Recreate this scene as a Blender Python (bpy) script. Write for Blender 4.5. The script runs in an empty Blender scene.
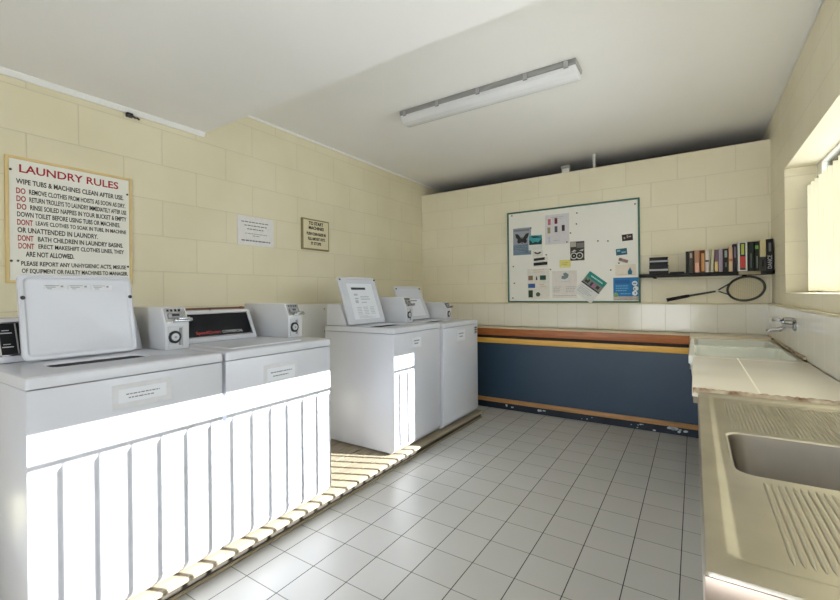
import bpy, bmesh, math, random
from mathutils import Vector, Matrix
random.seed(7)
PI = math.pi
scn = bpy.context.scene
col = scn.collection

# ------------------------------------------------------------------ materials
def srgb(c):
    f = lambda v: v/12.92 if v <= .04045 else ((v+.055)/1.055)**2.4
    return (f(c[0]/255), f(c[1]/255), f(c[2]/255), 1)
def new_mat(name):
    m = bpy.data.materials.new(name); m.use_nodes = True
    nt = m.node_tree; b = nt.nodes['Principled BSDF']
    return m, nt, b
def mat(name, rgb, rough=.5, metal=0, var=0, scale=8, bump=0, bscale=60, spec=.5, stretch=None, var_rgb=None):
    """procedural principled material: base colour with a soft noise variation and optional bump"""
    m, nt, b = new_mat(name)
    b.inputs['Roughness'].default_value = rough
    b.inputs['Metallic'].default_value = metal
    b.inputs['Specular IOR Level'].default_value = spec
    c = srgb(rgb)
    tc = nt.nodes.new('ShaderNodeTexCoord')
    mp = nt.nodes.new('ShaderNodeMapping')
    if stretch: mp.inputs['Scale'].default_value = stretch
    nt.links.new(tc.outputs['Object'], mp.inputs['Vector'])
    n = nt.nodes.new('ShaderNodeTexNoise'); n.inputs['Scale'].default_value = scale; n.inputs['Detail'].default_value = 5
    nt.links.new(mp.outputs['Vector'], n.inputs['Vector'])
    mx = nt.nodes.new('ShaderNodeMix'); mx.data_type = 'RGBA'
    c2 = srgb(var_rgb) if var_rgb else tuple(max(0, v*(1-var)) for v in c[:3])+(1,)
    mx.inputs['A'].default_value = c; mx.inputs['B'].default_value = c2
    rp = nt.nodes.new('ShaderNodeMapRange'); rp.inputs['From Min'].default_value = .35; rp.inputs['From Max'].default_value = .7
    nt.links.new(n.outputs['Fac'], rp.inputs['Value']); nt.links.new(rp.outputs['Result'], mx.inputs['Factor'])
    nt.links.new(mx.outputs['Result'], b.inputs['Base Color'])
    if bump:
        n2 = nt.nodes.new('ShaderNodeTexNoise'); n2.inputs['Scale'].default_value = bscale; n2.inputs['Detail'].default_value = 4
        nt.links.new(mp.outputs['Vector'], n2.inputs['Vector'])
        bp = nt.nodes.new('ShaderNodeBump'); bp.inputs['Strength'].default_value = bump; bp.inputs['Distance'].default_value = .004
        nt.links.new(n2.outputs['Fac'], bp.inputs['Height']); nt.links.new(bp.outputs['Normal'], b.inputs['Normal'])
    return m
def mathn(nt, op, a, b=None):
    n = nt.nodes.new('ShaderNodeMath'); n.operation = op
    for i, v in enumerate((a, b)):
        if v is None: continue
        if isinstance(v, (int, float)): n.inputs[i].default_value = v
        else: nt.links.new(v, n.inputs[i])
    return n.outputs[0]
def axes(nt, ax):
    tc = nt.nodes.new('ShaderNodeTexCoord'); s = nt.nodes.new('ShaderNodeSeparateXYZ')
    nt.links.new(tc.outputs['Object'], s.inputs[0])
    return [s.outputs['XYZ'.index(a)] for a in ax], tc
def block_mat(name, ax, rgb, w, h, offx, offz, off=.5):
    """painted concrete blocks in running bond: shallow mortar joints as bump"""
    m, nt, b = new_mat(name)
    (u, v), tc = axes(nt, ax)
    u = mathn(nt, 'SUBTRACT', u, offx - 40*w); v = mathn(nt, 'SUBTRACT', v, offz - 40*h)
    cb = nt.nodes.new('ShaderNodeCombineXYZ'); nt.links.new(u, cb.inputs[0]); nt.links.new(v, cb.inputs[1])
    br = nt.nodes.new('ShaderNodeTexBrick'); br.offset = off; br.offset_frequency = 2; br.squash = 1
    br.inputs['Scale'].default_value = 1; br.inputs['Brick Width'].default_value = w; br.inputs['Row Height'].default_value = h
    br.inputs['Mortar Size'].default_value = .0035; br.inputs['Mortar Smooth'].default_value = .6
    c = srgb(rgb)
    br.inputs['Color1'].default_value = c
    br.inputs['Color2'].default_value = tuple(x*.975 for x in c[:3])+(1,)
    br.inputs['Mortar'].default_value = tuple(x*.86 for x in c[:3])+(1,)
    nt.links.new(cb.outputs[0], br.inputs['Vector'])
    n = nt.nodes.new('ShaderNodeTexNoise'); n.inputs['Scale'].default_value = 1.7; n.inputs['Detail'].default_value = 6
    nt.links.new(tc.outputs['Object'], n.inputs['Vector'])
    mx = nt.nodes.new('ShaderNodeMix'); mx.data_type = 'RGBA'; mx.blend_type = 'MULTIPLY'
    mx.inputs['B'].default_value = (.93, .92, .88, 1)
    nt.links.new(br.outputs['Color'], mx.inputs['A'])
    rp = nt.nodes.new('ShaderNodeMapRange'); rp.inputs['From Min'].default_value = .4; rp.inputs['From Max'].default_value = .75
    nt.links.new(n.outputs['Fac'], rp.inputs['Value']); nt.links.new(rp.outputs['Result'], mx.inputs['Factor'])
    nt.links.new(mx.outputs['Result'], b.inputs['Base Color'])
    b.inputs['Roughness'].default_value = .55; b.inputs['Specular IOR Level'].default_value = .3
    n2 = nt.nodes.new('ShaderNodeTexNoise'); n2.inputs['Scale'].default_value = 140; n2.inputs['Detail'].default_value = 3
    nt.links.new(tc.outputs['Object'], n2.inputs['Vector'])
    hgt = mathn(nt, 'SUBTRACT', mathn(nt, 'MULTIPLY', n2.outputs['Fac'], .12), br.outputs['Fac'])
    bp = nt.nodes.new('ShaderNodeBump'); bp.inputs['Strength'].default_value = .5; bp.inputs['Distance'].default_value = .003
    nt.links.new(hgt, bp.inputs['Height']); nt.links.new(bp.outputs['Normal'], b.inputs['Normal'])
    return m
def tile_mat(name, ax, rgb, pu, pv, ou, ov, gu, gv, gw=.004, rough=.35, var=.05, gloss_bump=.25):
    """square tiles with two grout tones (gu on lines of constant u, gv on lines of constant v)"""
    m, nt, b = new_mat(name)
    (u, v), tc = axes(nt, ax)
    su = mathn(nt, 'DIVIDE', mathn(nt, 'SUBTRACT', u, ou), pu); sv = mathn(nt, 'DIVIDE', mathn(nt, 'SUBTRACT', v, ov), pv)
    def line(s, p, g):
        f = mathn(nt, 'ABSOLUTE', mathn(nt, 'SUBTRACT', mathn(nt, 'FRACT', mathn(nt, 'ADD', s, .5)), .5))
        return mathn(nt, 'LESS_THAN', f, g/p/2)
    lu, lv = line(su, pu, gw), line(sv, pv, gw)
    cb = nt.nodes.new('ShaderNodeCombineXYZ')
    nt.links.new(mathn(nt, 'FLOOR', su), cb.inputs[0]); nt.links.new(mathn(nt, 'FLOOR', sv), cb.inputs[1])
    wn = nt.nodes.new('ShaderNodeTexWhiteNoise'); wn.noise_dimensions = '2D'; nt.links.new(cb.outputs[0], wn.inputs['Vector'])
    c = srgb(rgb)
    mx = nt.nodes.new('ShaderNodeMix'); mx.data_type = 'RGBA'
    mx.inputs['A'].default_value = c; mx.inputs['B'].default_value = tuple(x*(1-var) for x in c[:3])+(1,)
    nt.links.new(wn.outputs['Value'], mx.inputs['Factor'])
    n = nt.nodes.new('ShaderNodeTexNoise'); n.inputs['Scale'].default_value = 5; n.inputs['Detail'].default_value = 6
    nt.links.new(tc.outputs['Object'], n.inputs['Vector'])
    m1 = nt.nodes.new('ShaderNodeMix'); m1.data_type = 'RGBA'; m1.blend_type = 'MULTIPLY'
    m1.inputs['B'].default_value = (.94, .93, .90, 1)
    nt.links.new(n.outputs['Fac'], m1.inputs['Factor']); nt.links.new(mx.outputs['Result'], m1.inputs['A'])
    prev = m1.outputs['Result']
    for l, g in ((lv, gv), (lu, gu)):
        mm = nt.nodes.new('ShaderNodeMix'); mm.data_type = 'RGBA'; mm.inputs['B'].default_value = srgb(g)
        nt.links.new(l, mm.inputs['Factor']); nt.links.new(prev, mm.inputs['A']); prev = mm.outputs['Result']
    nt.links.new(prev, b.inputs['Base Color'])
    gr = mathn(nt, 'MAXIMUM', lu, lv)
    nt.links.new(mathn(nt, 'ADD', mathn(nt, 'MULTIPLY', gr, .4), rough), b.inputs['Roughness'])
    bp = nt.nodes.new('ShaderNodeBump'); bp.inputs['Strength'].default_value = gloss_bump; bp.inputs['Distance'].default_value = .002
    n3 = nt.nodes.new('ShaderNodeTexNoise'); n3.inputs['Scale'].default_value = 30
    nt.links.new(tc.outputs['Object'], n3.inputs['Vector'])
    nt.links.new(mathn(nt, 'SUBTRACT', mathn(nt, 'MULTIPLY', n3.outputs['Fac'], .3), gr), bp.inputs['Height'])
    nt.links.new(bp.outputs['Normal'], b.inputs['Normal'])
    return m

CREAM = (240, 232, 208)
M = {}
M['wall_l'] = block_mat('painted_block_left', 'YZ', (224, 216, 188), .455, .2375, .724, 1.653)
M['wall_b'] = block_mat('painted_block_back', 'XZ', CREAM, .436, .2335, -.123, 2.53)
M['wall_r'] = block_mat('painted_block_right', 'YZ', CREAM, .436, .2335, .1, 2.53)
M['wall_f'] = block_mat('added_brown_front', 'XZ', (120, 104, 88), .24, .086, 0, 0)  # dark tone invented to cut bounce onto the nearest machine's side
M['ceiling'] = mat('white_ceiling_board', (243, 242, 242), .7, var=.02, scale=2)
M['trim'] = mat('white_gloss_trim', (238, 238, 236), .4)
M['floor'] = tile_mat('grey_floor_tile', 'XY', (192, 191, 189), .2025, .2065, -.063, 1.961, (48, 46, 44), (118, 115, 110), .0042, .34, .06)
M['splash_b'] = tile_mat('cream_splash_tile_back', 'XZ', (236, 233, 222), .2, .27, -.03, .87, (196, 190, 172), (196, 190, 172), .003, .12, .03, .15)
M['splash_r'] = tile_mat('cream_splash_tile_right', 'YZ', (236, 234, 226), .2, .29, .15, .85, (205, 200, 186), (205, 200, 186), .003, .14, .03, .15)
M['ledge'] = mat('cream_ledge_paint', (222, 212, 180), .4, var=.06)
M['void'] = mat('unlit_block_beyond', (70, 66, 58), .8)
M['enamel'] = mat('white_enamel', (202, 204, 212), .25, var=.015, scale=3)
M['enamel_warm'] = mat('white_enamel_warm', (204, 205, 209), .3, var=.02, scale=3)
M['deck_in'] = mat('lid_panel_enamel', (218, 218, 219), .35)
M['grey_plastic'] = mat('grey_plastic', (150, 151, 154), .4)
M['black_plastic'] = mat('black_plastic', (22, 23, 26), .35)
M['panel_black'] = mat('console_black', (15, 17, 22), .55, spec=.25)
M['tub_steel'] = mat('tub_steel_shaded', (34, 35, 40), .5)  # near-black tone paints in the shade inside the wash openings
M['chrome'] = mat('chrome', (188, 189, 192), .12, metal=1)
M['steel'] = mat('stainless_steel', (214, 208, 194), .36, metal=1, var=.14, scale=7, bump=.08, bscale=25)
M['basin_shaded'] = mat('stainless_steel_shaded', (150, 143, 134), .34, metal=1, var=.15, scale=9)  # same steel as the top, darkened to paint shade into the bowl
M['apron_tint'] = mat('stainless_steel_apron_tint', (186, 168, 154), .36, metal=1, var=.2, scale=9)  # same steel, darkened and pinked so the colour carries the apron's reflection
M['paper'] = mat('white_paper', (216, 219, 226), .7)
M['paper_print'] = mat('grey_print', (105, 106, 110), .7)
M['paper_faint'] = mat('faint_print', (172, 174, 178), .7)
M['ink_black'] = mat('black_sign_paint', (30, 28, 28), .6)
M['ink_red'] = mat('red_sign_paint', (170, 24, 40), .6)
M['brand_red'] = mat('red_console_print', (206, 62, 50), .5)
M['brand_white'] = mat('white_console_print', (190, 192, 196), .5)
M['sign_white'] = mat('sign_white_paint', (228, 226, 216), .5, var=.03, scale=4)
M['sign_timber'] = mat('sign_pale_timber', (222, 196, 138), .5, var=.15, scale=6)
M['sign_cream'] = mat('sign_cream_paint', (216, 206, 172), .5, var=.04)
M['sign_brown'] = mat('sign_edge_brown', (142, 128, 92), .6, var=.1)
M['timber'] = mat('red_brown_timber', (182, 108, 56), .32, var=.35, scale=5, stretch=(1, 14, 14), bump=.1)
M['timber_yellow'] = mat('yellow_timber', (240, 188, 92), .4, var=.2, scale=5, stretch=(1, 14, 14))
M['timber_tan'] = mat('tan_timber', (196, 146, 92), .45, var=.3, scale=6, stretch=(1, 14, 14))
M['timber_pale'] = mat('pale_platform_board', (152, 140, 119), .6, var=.25, scale=5, stretch=(14, 1, 14))
M['timber_dark'] = mat('dark_bearer_timber', (66, 60, 52), .8, var=.3, scale=5, bump=.3)
M['navy'] = mat('navy_panel_paint', (44, 66, 88), .38, var=.1, scale=3)
M['navy_dark'] = mat('navy_toe_board', (30, 42, 58), .6, var=.3, scale=10)
M['chip'] = mat('bare_white_chip', (205, 215, 220), .8)
M['dark_gap'] = mat('dark_recess_fill', (48, 36, 34), .7)
M['worktop'] = mat('cream_worktop', (226, 212, 184), .3, var=.08)
M['tub_white'] = mat('glazed_white_tub', (226, 228, 218), .16, var=.03)
M['tub_edge'] = mat('worn_white_tub_edge', (235, 232, 222), .45, var=.1, bump=.4, bscale=30)
M['counter_tile'] = tile_mat('cream_counter_tile', 'XY', (248, 242, 228), .9, 3, .22, 1.0, (240, 234, 218), (240, 234, 218), .007, .22, .05)
M['rot'] = mat('stained_brown_edge', (126, 92, 60), .8, var=.5, scale=22, bump=.6, var_rgb=(226, 214, 192))
M['stain'] = mat('brown_sealant', (150, 118, 76), .8, var=.4, scale=18, bump=.5, var_rgb=(214, 200, 172))
M['board_white'] = mat('notice_board_white', (238, 237, 230), .45, var=.02, scale=3)
M['board_green'] = mat('notice_board_green_frame', (60, 106, 92), .35)
M['pin'] = mat('dark_pin_head', (58, 52, 50), .4)
M['shelf_black'] = mat('black_shelf_paint', (20, 18, 18), .7, var=.15)
M['shelf_pale'] = mat('bare_grey_timber', (150, 138, 112), .6, var=.1)
M['book_page'] = mat('book_paper', (222, 214, 190), .8, var=.1, scale=60)
M['string'] = mat('racket_string', (206, 190, 140), .5)
M['racket'] = mat('dark_green_frame_paint', (66, 68, 61), .4)
M['racket_white'] = mat('racket_white_collar', (215, 215, 210), .4)
M['grip'] = mat('black_leather_grip', (26, 24, 23), .75, bump=.4)
M['light_base'] = mat('grey_fitting_base', (150, 150, 150), .5)
M['pipe'] = mat('white_pipe', (226, 226, 224), .4)
M['copper'] = mat('brown_painted_pipe', (110, 66, 48), .45)
M['block_base'] = mat('whitewashed_base', (206, 202, 190), .7, bump=.2)
M['ground'] = mat('pale_bounce_ground', (226, 225, 222), .85, var=.1, scale=2)
M['frame_white'] = mat('white_window_frame', (232, 230, 222), .4)
def blind_mat():
    m, nt, b = new_mat('cream_blind_fabric')
    b.inputs['Base Color'].default_value = srgb((196, 190, 166)); b.inputs['Roughness'].default_value = .8
    tr = nt.nodes.new('ShaderNodeBsdfTranslucent'); tr.inputs['Color'].default_value = srgb((240, 232, 206))
    tc = nt.nodes.new('ShaderNodeTexCoord'); w = nt.nodes.new('ShaderNodeTexNoise'); w.inputs['Scale'].default_value = 150
    nt.links.new(tc.outputs['Object'], w.inputs['Vector'])
    bp = nt.nodes.new('ShaderNodeBump'); bp.inputs['Strength'].default_value = .15; bp.inputs['Distance'].default_value = .001
    nt.links.new(w.outputs['Fac'], bp.inputs['Height']); nt.links.new(bp.outputs['Normal'], b.inputs['Normal'])
    mx = nt.nodes.new('ShaderNodeMixShader'); mx.inputs[0].default_value = .04
    nt.links.new(b.outputs[0], mx.inputs[1]); nt.links.new(tr.outputs[0], mx.inputs[2])
    nt.links.new(mx.outputs[0], nt.nodes['Material Output'].inputs[0]); return m
M['blind'] = blind_mat()
def glass_mat():
    m, nt, b = new_mat('window_glass')
    t = nt.nodes.new('ShaderNodeBsdfTransparent'); t.inputs[0].default_value = (.97, .98, .97, 1)
    g = nt.nodes.new('ShaderNodeBsdfGlossy'); g.inputs['Roughness'].default_value = .02
    fr = nt.nodes.new('ShaderNodeFresnel'); fr.inputs[0].default_value = 1.45
    mx = nt.nodes.new('ShaderNodeMixShader'); nt.links.new(fr.outputs[0], mx.inputs[0])
    nt.links.new(t.outputs[0], mx.inputs[1]); nt.links.new(g.outputs[0], mx.inputs[2])
    nt.links.new(mx.outputs[0], nt.nodes['Material Output'].inputs[0]); return m
M['glass'] = glass_mat()
def diffuser_mat():
    m, nt, b = new_mat('prismatic_diffuser')
    b.inputs['Base Color'].default_value = srgb((226, 227, 231)); b.inputs['Roughness'].default_value = .25
    (y, x), tc = axes(nt, 'YX')
    w = mathn(nt, 'SINE', mathn(nt, 'MULTIPLY', y, 700))
    bp = nt.nodes.new('ShaderNodeBump'); bp.inputs['Strength'].default_value = .2; bp.inputs['Distance'].default_value = .002
    nt.links.new(w, bp.inputs['Height']); nt.links.new(bp.outputs['Normal'], b.inputs['Normal']); return m
M['diffuser'] = diffuser_mat()
_flat = {}
def flat(rgb, rough=.6):
    k = (rgb, rough)
    if k not in _flat: _flat[k] = mat('print_%02x%02x%02x' % rgb, rgb, rough, var=.08, scale=30)
    return _flat[k]

# ------------------------------------------------------------------ mesh helpers
class MB:
    def __init__(s): s.bm = bmesh.new()
    def _bev(s, verts, bev, seg):
        if bev:
            es = list({e for v in verts for e in v.link_edges})
            bmesh.ops.bevel(s.bm, geom=es, offset=bev, segments=seg, profile=.5, affect='EDGES', clamp_overlap=True)
    def box(s, x0, x1, y0, y1, z0, z1, bev=0, seg=2, mtx=None):
        tmp = bmesh.new()
        r = bmesh.ops.create_cube(tmp, size=1)
        for v in tmp.verts:
            v.co = Vector(((x0+x1)/2+v.co.x*(x1-x0), (y0+y1)/2+v.co.y*(y1-y0), (z0+z1)/2+v.co.z*(z1-z0)))
        if bev: bmesh.ops.bevel(tmp, geom=tmp.edges[:], offset=bev, segments=seg, profile=.5, affect='EDGES', clamp_overlap=True)
        s._merge(tmp, mtx); return s
    def _merge(s, tmp, mtx=None):
        if mtx: tmp.transform(mtx)
        me = bpy.data.meshes.new('t'); tmp.to_mesh(me); tmp.free()
        s.bm.from_mesh(me); bpy.data.meshes.remove(me)
    def prism(s, pts, ax, a, b, bev=0, seg=2, mtx=None):
        """polygon pts (2-D) extruded along axis ax from a to b. ax 'x': pts=(y,z); 'y': (x,z); 'z': (x,y)"""
        tmp = bmesh.new()
        def p(q, t): return {'x': (t, q[0], q[1]), 'y': (q[0], t, q[1]), 'z': (q[0], q[1], t)}[ax]
        va = [tmp.verts.new(p(q, a)) for q in pts]; vb = [tmp.verts.new(p(q, b)) for q in pts]
        tmp.faces.new(va); tmp.faces.new(vb[::-1])
        n = len(pts)
        for i in range(n): tmp.faces.new((va[i], vb[i], vb[(i+1) % n], va[(i+1) % n]))
        bmesh.ops.recalc_face_normals(tmp, faces=tmp.faces[:])
        if bev: bmesh.ops.bevel(tmp, geom=tmp.edges[:], offset=bev, segments=seg, profile=.5, affect='EDGES', clamp_overlap=True)
        s._merge(tmp, mtx); return s
    def tube(s, pts, r, n=10, closed=False, cap=True):
        pts = [Vector(p) for p in pts]; rings = []; N = len(pts)
        rr = r if isinstance(r, (list, tuple)) else [r]*N
        up = None
        for i, p in enumerate(pts):
            if closed: t = pts[(i+1) % N]-pts[i-1]
            else: t = pts[min(i+1, N-1)]-pts[max(i-1, 0)]
            t.normalize()
            if up is None:
                up = t.orthogonal().normalized()
            up = (up-t*up.dot(t)).normalized(); w = t.cross(up)
            rings.append([s.bm.verts.new(p+(up*math.cos(2*PI*k/n)+w*math.sin(2*PI*k/n))*rr[i]) for k in range(n)])
        for i in range(N if closed else N-1):
            a, b = rings[i], rings[(i+1) % N]
            for k in range(n): s.bm.faces.new((a[k], a[(k+1) % n], b[(k+1) % n], b[k]))
        if cap and not closed: s.bm.faces.new(rings[0][::-1]); s.bm.faces.new(rings[-1])
        return s
    def lathe(s, prof, n=24, mtx=None):
        """prof: (r, z) pairs about z"""
        tmp = bmesh.new(); rings = []
        for r, z in prof:
            rings.append([tmp.verts.new((max(r, 1e-5)*math.cos(2*PI*k/n), max(r, 1e-5)*math.sin(2*PI*k/n), z)) for k in range(n)])
        for a, b in zip(rings, rings[1:]):
            for k in range(n): tmp.faces.new((a[k], a[(k+1) % n], b[(k+1) % n], b[k]))
        tmp.faces.new(rings[0][::-1]); tmp.faces.new(rings[-1])
        bmesh.ops.recalc_face_normals(tmp, faces=tmp.faces[:])
        s._merge(tmp, mtx); return s
    def loops(s, loops, cap_first=False, cap_last=False):
        rings = [[s.bm.verts.new(p) for p in l] for l in loops]
        n = len(rings[0])
        for a, b in zip(rings, rings[1:]):
            for k in range(n): s.bm.faces.new((a[k], a[(k+1) % n], b[(k+1) % n], b[k]))
        if cap_first: s.bm.faces.new(rings[0][::-1])
        if cap_last: s.bm.faces.new(rings[-1])
        return s
    def grid(s, nu, nv, fn):
        """closed-less sheet from fn(i,j)"""
        vs = [[s.bm.verts.new(fn(i, j)) for j in range(nv+1)] for i in range(nu+1)]
        for i in range(nu):
            for j in range(nv): s.bm.faces.new((vs[i][j], vs[i+1][j], vs[i+1][j+1], vs[i][j+1]))
        return s
    def build(s, name, material, parent=None, loc=None, rot=None, smooth=True, fix=True):
        if fix: bmesh.ops.recalc_face_normals(s.bm, faces=s.bm.faces[:])
        me = bpy.data.meshes.new(name); s.bm.to_mesh(me); s.bm.free()
        me.materials.append(material)
        if smooth:
            for p in me.polygons: p.use_smooth = True
            me.set_sharp_from_angle(angle=math.radians(35))
        o = bpy.data.objects.new(name, me); col.objects.link(o)
        if parent: o.parent = parent
        if loc: o.location = loc
        if rot: o.rotation_euler = rot
        return o
def rrect(cx, cy, w, h, r, z, n=6):
    out = []
    for sx, sy, a0 in ((1, 1, 0), (-1, 1, PI/2), (-1, -1, PI), (1, -1, 3*PI/2)):
        for k in range(n+1):
            a = a0+PI/2*k/n
            out.append((cx+sx*(w/2-r)+r*math.cos(a), cy+sy*(h/2-r)+r*math.sin(a), z))
    return out
def tag(o, label=None, cat=None, group=None, kind=None):
    if label: o['label'] = label
    if cat: o['category'] = cat
    if group: o['group'] = group
    if kind: o['kind'] = kind
    return o
def thing(name, label, cat, loc, rz=0, group=None, rot=None):
    o = bpy.data.objects.new(name, None); col.objects.link(o)
    o.location = loc; o.rotation_euler = rot or (0, 0, rz); o.empty_display_size = .1
    return tag(o, label, cat, group)
def struct(o): o['kind'] = 'structure'; return o
def text(name, body, width, height, material, parent, mtx, depth=.0006, spacing=1.0, bold=0, align='FIT'):
    """lettering mesh (lies in local XY, fitted to width x height, lower-left at origin, then mtx)"""
    cu = bpy.data.curves.new('t', 'FONT'); cu.body = body; cu.size = 1; cu.extrude = .0; cu.offset = bold; cu.space_character = spacing
    cu.resolution_u = 3
    t = bpy.data.objects.new('t', cu); col.objects.link(t)
    dg = bpy.context.evaluated_depsgraph_get(); dg.update()
    me = bpy.data.meshes.new_from_object(t.evaluated_get(dg))
    bpy.data.objects.remove(t); bpy.data.curves.remove(cu)
    xs = [v.co.x for v in me.vertices]; ys = [v.co.y for v in me.vertices]
    x0, x1, y0, y1 = min(xs), max(xs), min(ys), max(ys)
    sx = width/(x1-x0); sy = height/(y1-y0)
    bm = bmesh.new(); bm.from_mesh(me); bpy.data.meshes.remove(me)
    for v in bm.verts: v.co = Vector(((v.co.x-x0)*sx, (v.co.y-y0)*sy, 0))
    r = bmesh.ops.extrude_face_region(bm, geom=bm.faces[:])
    for e in r['geom']:
        if isinstance(e, bmesh.types.BMVert): e.co.z += depth
    bm.transform(mtx)
    out = MB(); out.bm.free(); out.bm = bm
    return out.build(name, material, parent, smooth=False)
def frame_mtx(origin, ux, uy):
    ux, uy = Vector(ux), Vector(uy); uz = ux.cross(uy)
    m = Matrix((ux, uy, uz)).transposed().to_4x4(); m.translation = Vector(origin); return m

# ------------------------------------------------------------------ the room
XL, XR, YB, YF, YV = -2.97, .55, 4.60, -1.6, 6.9
ZC, ZS = 2.69, 2.43
struct(MB().box(XL-.2, XR+.2, YF, YV, -.12, 0).build('floor', M['floor'], smooth=False))
struct(MB().box(XL-.2, XL, YF, YV, 0, ZC+.1).build('wall_left', M['wall_l'], smooth=False))
struct(MB().box(XL+.0005, XR-.0005, YB, YB+.14, 0, 2.53).build('wall_back', M['wall_b'], smooth=False))
struct(MB().box(XL, XR, YV-.1, YV, 0, ZC).build('wall_far', M['void'], smooth=False))
WY0, WY1, WZ0, WZ1 = .9, 3.97, 1.23, 2.12
b = MB()
XO = XR+.2
b.box(XR, XO, YF, WY0, 0, ZC+.1); b.box(XR, XO, WY1, YV, 0, ZC+.1)
b.box(XR, XO, WY0, WY1, 0, WZ0); b.box(XR, XO, WY0, WY1, WZ1, ZC+.1)
bmesh.ops.remove_doubles(b.bm, verts=b.bm.verts[:], dist=1e-5)
struct(b.build('wall_right', M['wall_r'], smooth=False))
struct(MB().box(XL, XR, YF, YV, ZC, ZC+.1).build('ceiling', M['ceiling'], smooth=False))
struct(MB().box(XL+.001, XR-.001, YF, 1.69, ZS, ZC).build('ceiling_bulkhead', M['ceiling'], smooth=False))
b = MB()
b.box(XL, -1.2, YF-.15, YF, 0, ZC+.1); b.box(-1.2, .02, YF-.15, YF, 2.25, ZC+.1); b.box(.02, XO, YF-.15, YF, 0, ZC+.1)
bmesh.ops.remove_doubles(b.bm, verts=b.bm.verts[:], dist=1e-5)
struct(b.build('wall_front_added', M['wall_f'], smooth=False))  # unseen wall added behind the camera, doorway placed to shape the daylight
# cove trims
struct(MB().prism([(XL, ZS-.028), (XL+.012, ZS-.028), (XL+.03, ZS-.006), (XL+.03, ZS), (XL, ZS)], 'y', YF, 1.69).build('trim_1', M['trim'], smooth=False))
struct(MB().box(XL, XL+.014, 1.69, YB+.4, ZC-.016, ZC, .002).build('trim_2', M['trim'], smooth=False))
struct(MB().box(XR-.008, XR, 1.69, YB+.4, ZC-.01, ZC, .002).build('trim_3', M['trim'], smooth=False))
# tiled splash upstands with a ledge on top
struct(MB().box(XL, XR, YB-.04, YB, .873, 1.128, .003).build('trim_4', M['splash_b'], smooth=False))
struct(MB().box(XL, XR, YB-.046, YB, 1.128, 1.14, .003).build('trim_5', M['ledge']))
struct(MB().box(XR-.03, XR, .3, YB-.04, .853, 1.128, .003).build('trim_6', M['splash_r'], smooth=False))
struct(MB().box(XR-.036, XR, .3, YB-.046, 1.128, 1.14, .003).build('trim_7', M['ledge']))
# unseen ground added outside front doorway and window, whitened to bounce light in
struct(MB().box(-9, 9, -12, YF, -.14, -.02).build('floor_outside', M['ground'], smooth=False))
struct(MB().box(XO, 9, YF, 12, -.14, -.02).build('floor_outside_side', M['ground'], smooth=False))

# window frame, pane, blind
w = thing('window_1', None, None, (XO-.04, WY0, WZ0)); struct(w)
L, Hh = WY1-WY0, WZ1-WZ0
b = MB(); b.box(.012, .04, 0, .05, 0, Hh, .003); b.box(.012, .04, L-.13, L, 0, Hh, .003)
b.box(.012, .04, .05, L-.13, 0, .022, .003); b.box(.012, .04, .05, L-.13, Hh-.012, Hh, .003)
b.build('window_frame', M['frame_white'], w)
MB().box(.028, .033, .05, L-.13, .022, Hh-.012).build('pane', M['glass'], w)
BX = .69
bl = thing('vertical_blind', 'cream vertical blind with turned vanes hanging in the window on the right wall', 'blind', (BX, WY0, WZ0))
MB().box(-.008, .008, .06, L-.06, .733, .749, .002).build('headrail', M['frame_white'], bl)
KS, TS = .45, .512
sa = math.atan2(KS, 1)+math.radians(-13.5)
nv = 0
for n in range(-5, 23):
    y = .515+.1045*n + (BX+1.8)*KS - WY0
    if y < .12 or y > L-.09: continue
    c, s_ = math.cos(sa), math.sin(sa)
    v = MB()
    prof = []
    for k in range(7):
        t = -1+2*k/6; prof.append((t*.044, .006*(1-t*t)))
    pts = [(p[0]*c-p[1]*s_, p[0]*s_+p[1]*c) for p in prof]+[((p[0])*c-(p[1]+.0012)*s_, p[0]*s_+(p[1]+.0012)*c) for p in prof[::-1]]
    v.prism([(q[0], y+q[1]) for q in pts], 'z', .014, .733)
    v.build('vane', M['blind'], bl); nv += 1
ch = MB().tube([(-.05, .5, .73), (-.05, .5, .16), (-.05, .515, .14), (-.05, .53, .16), (-.05, .53, .73)], .0018, 6)
ch.build('pull_cord', M['frame_white'], bl)
# small bracket and stained patch at the head of the far reveal
MB().box(-.02, .02, L-.05, L-.005, .722, .738, .002).build('bracket', M['shelf_black'], bl)

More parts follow.
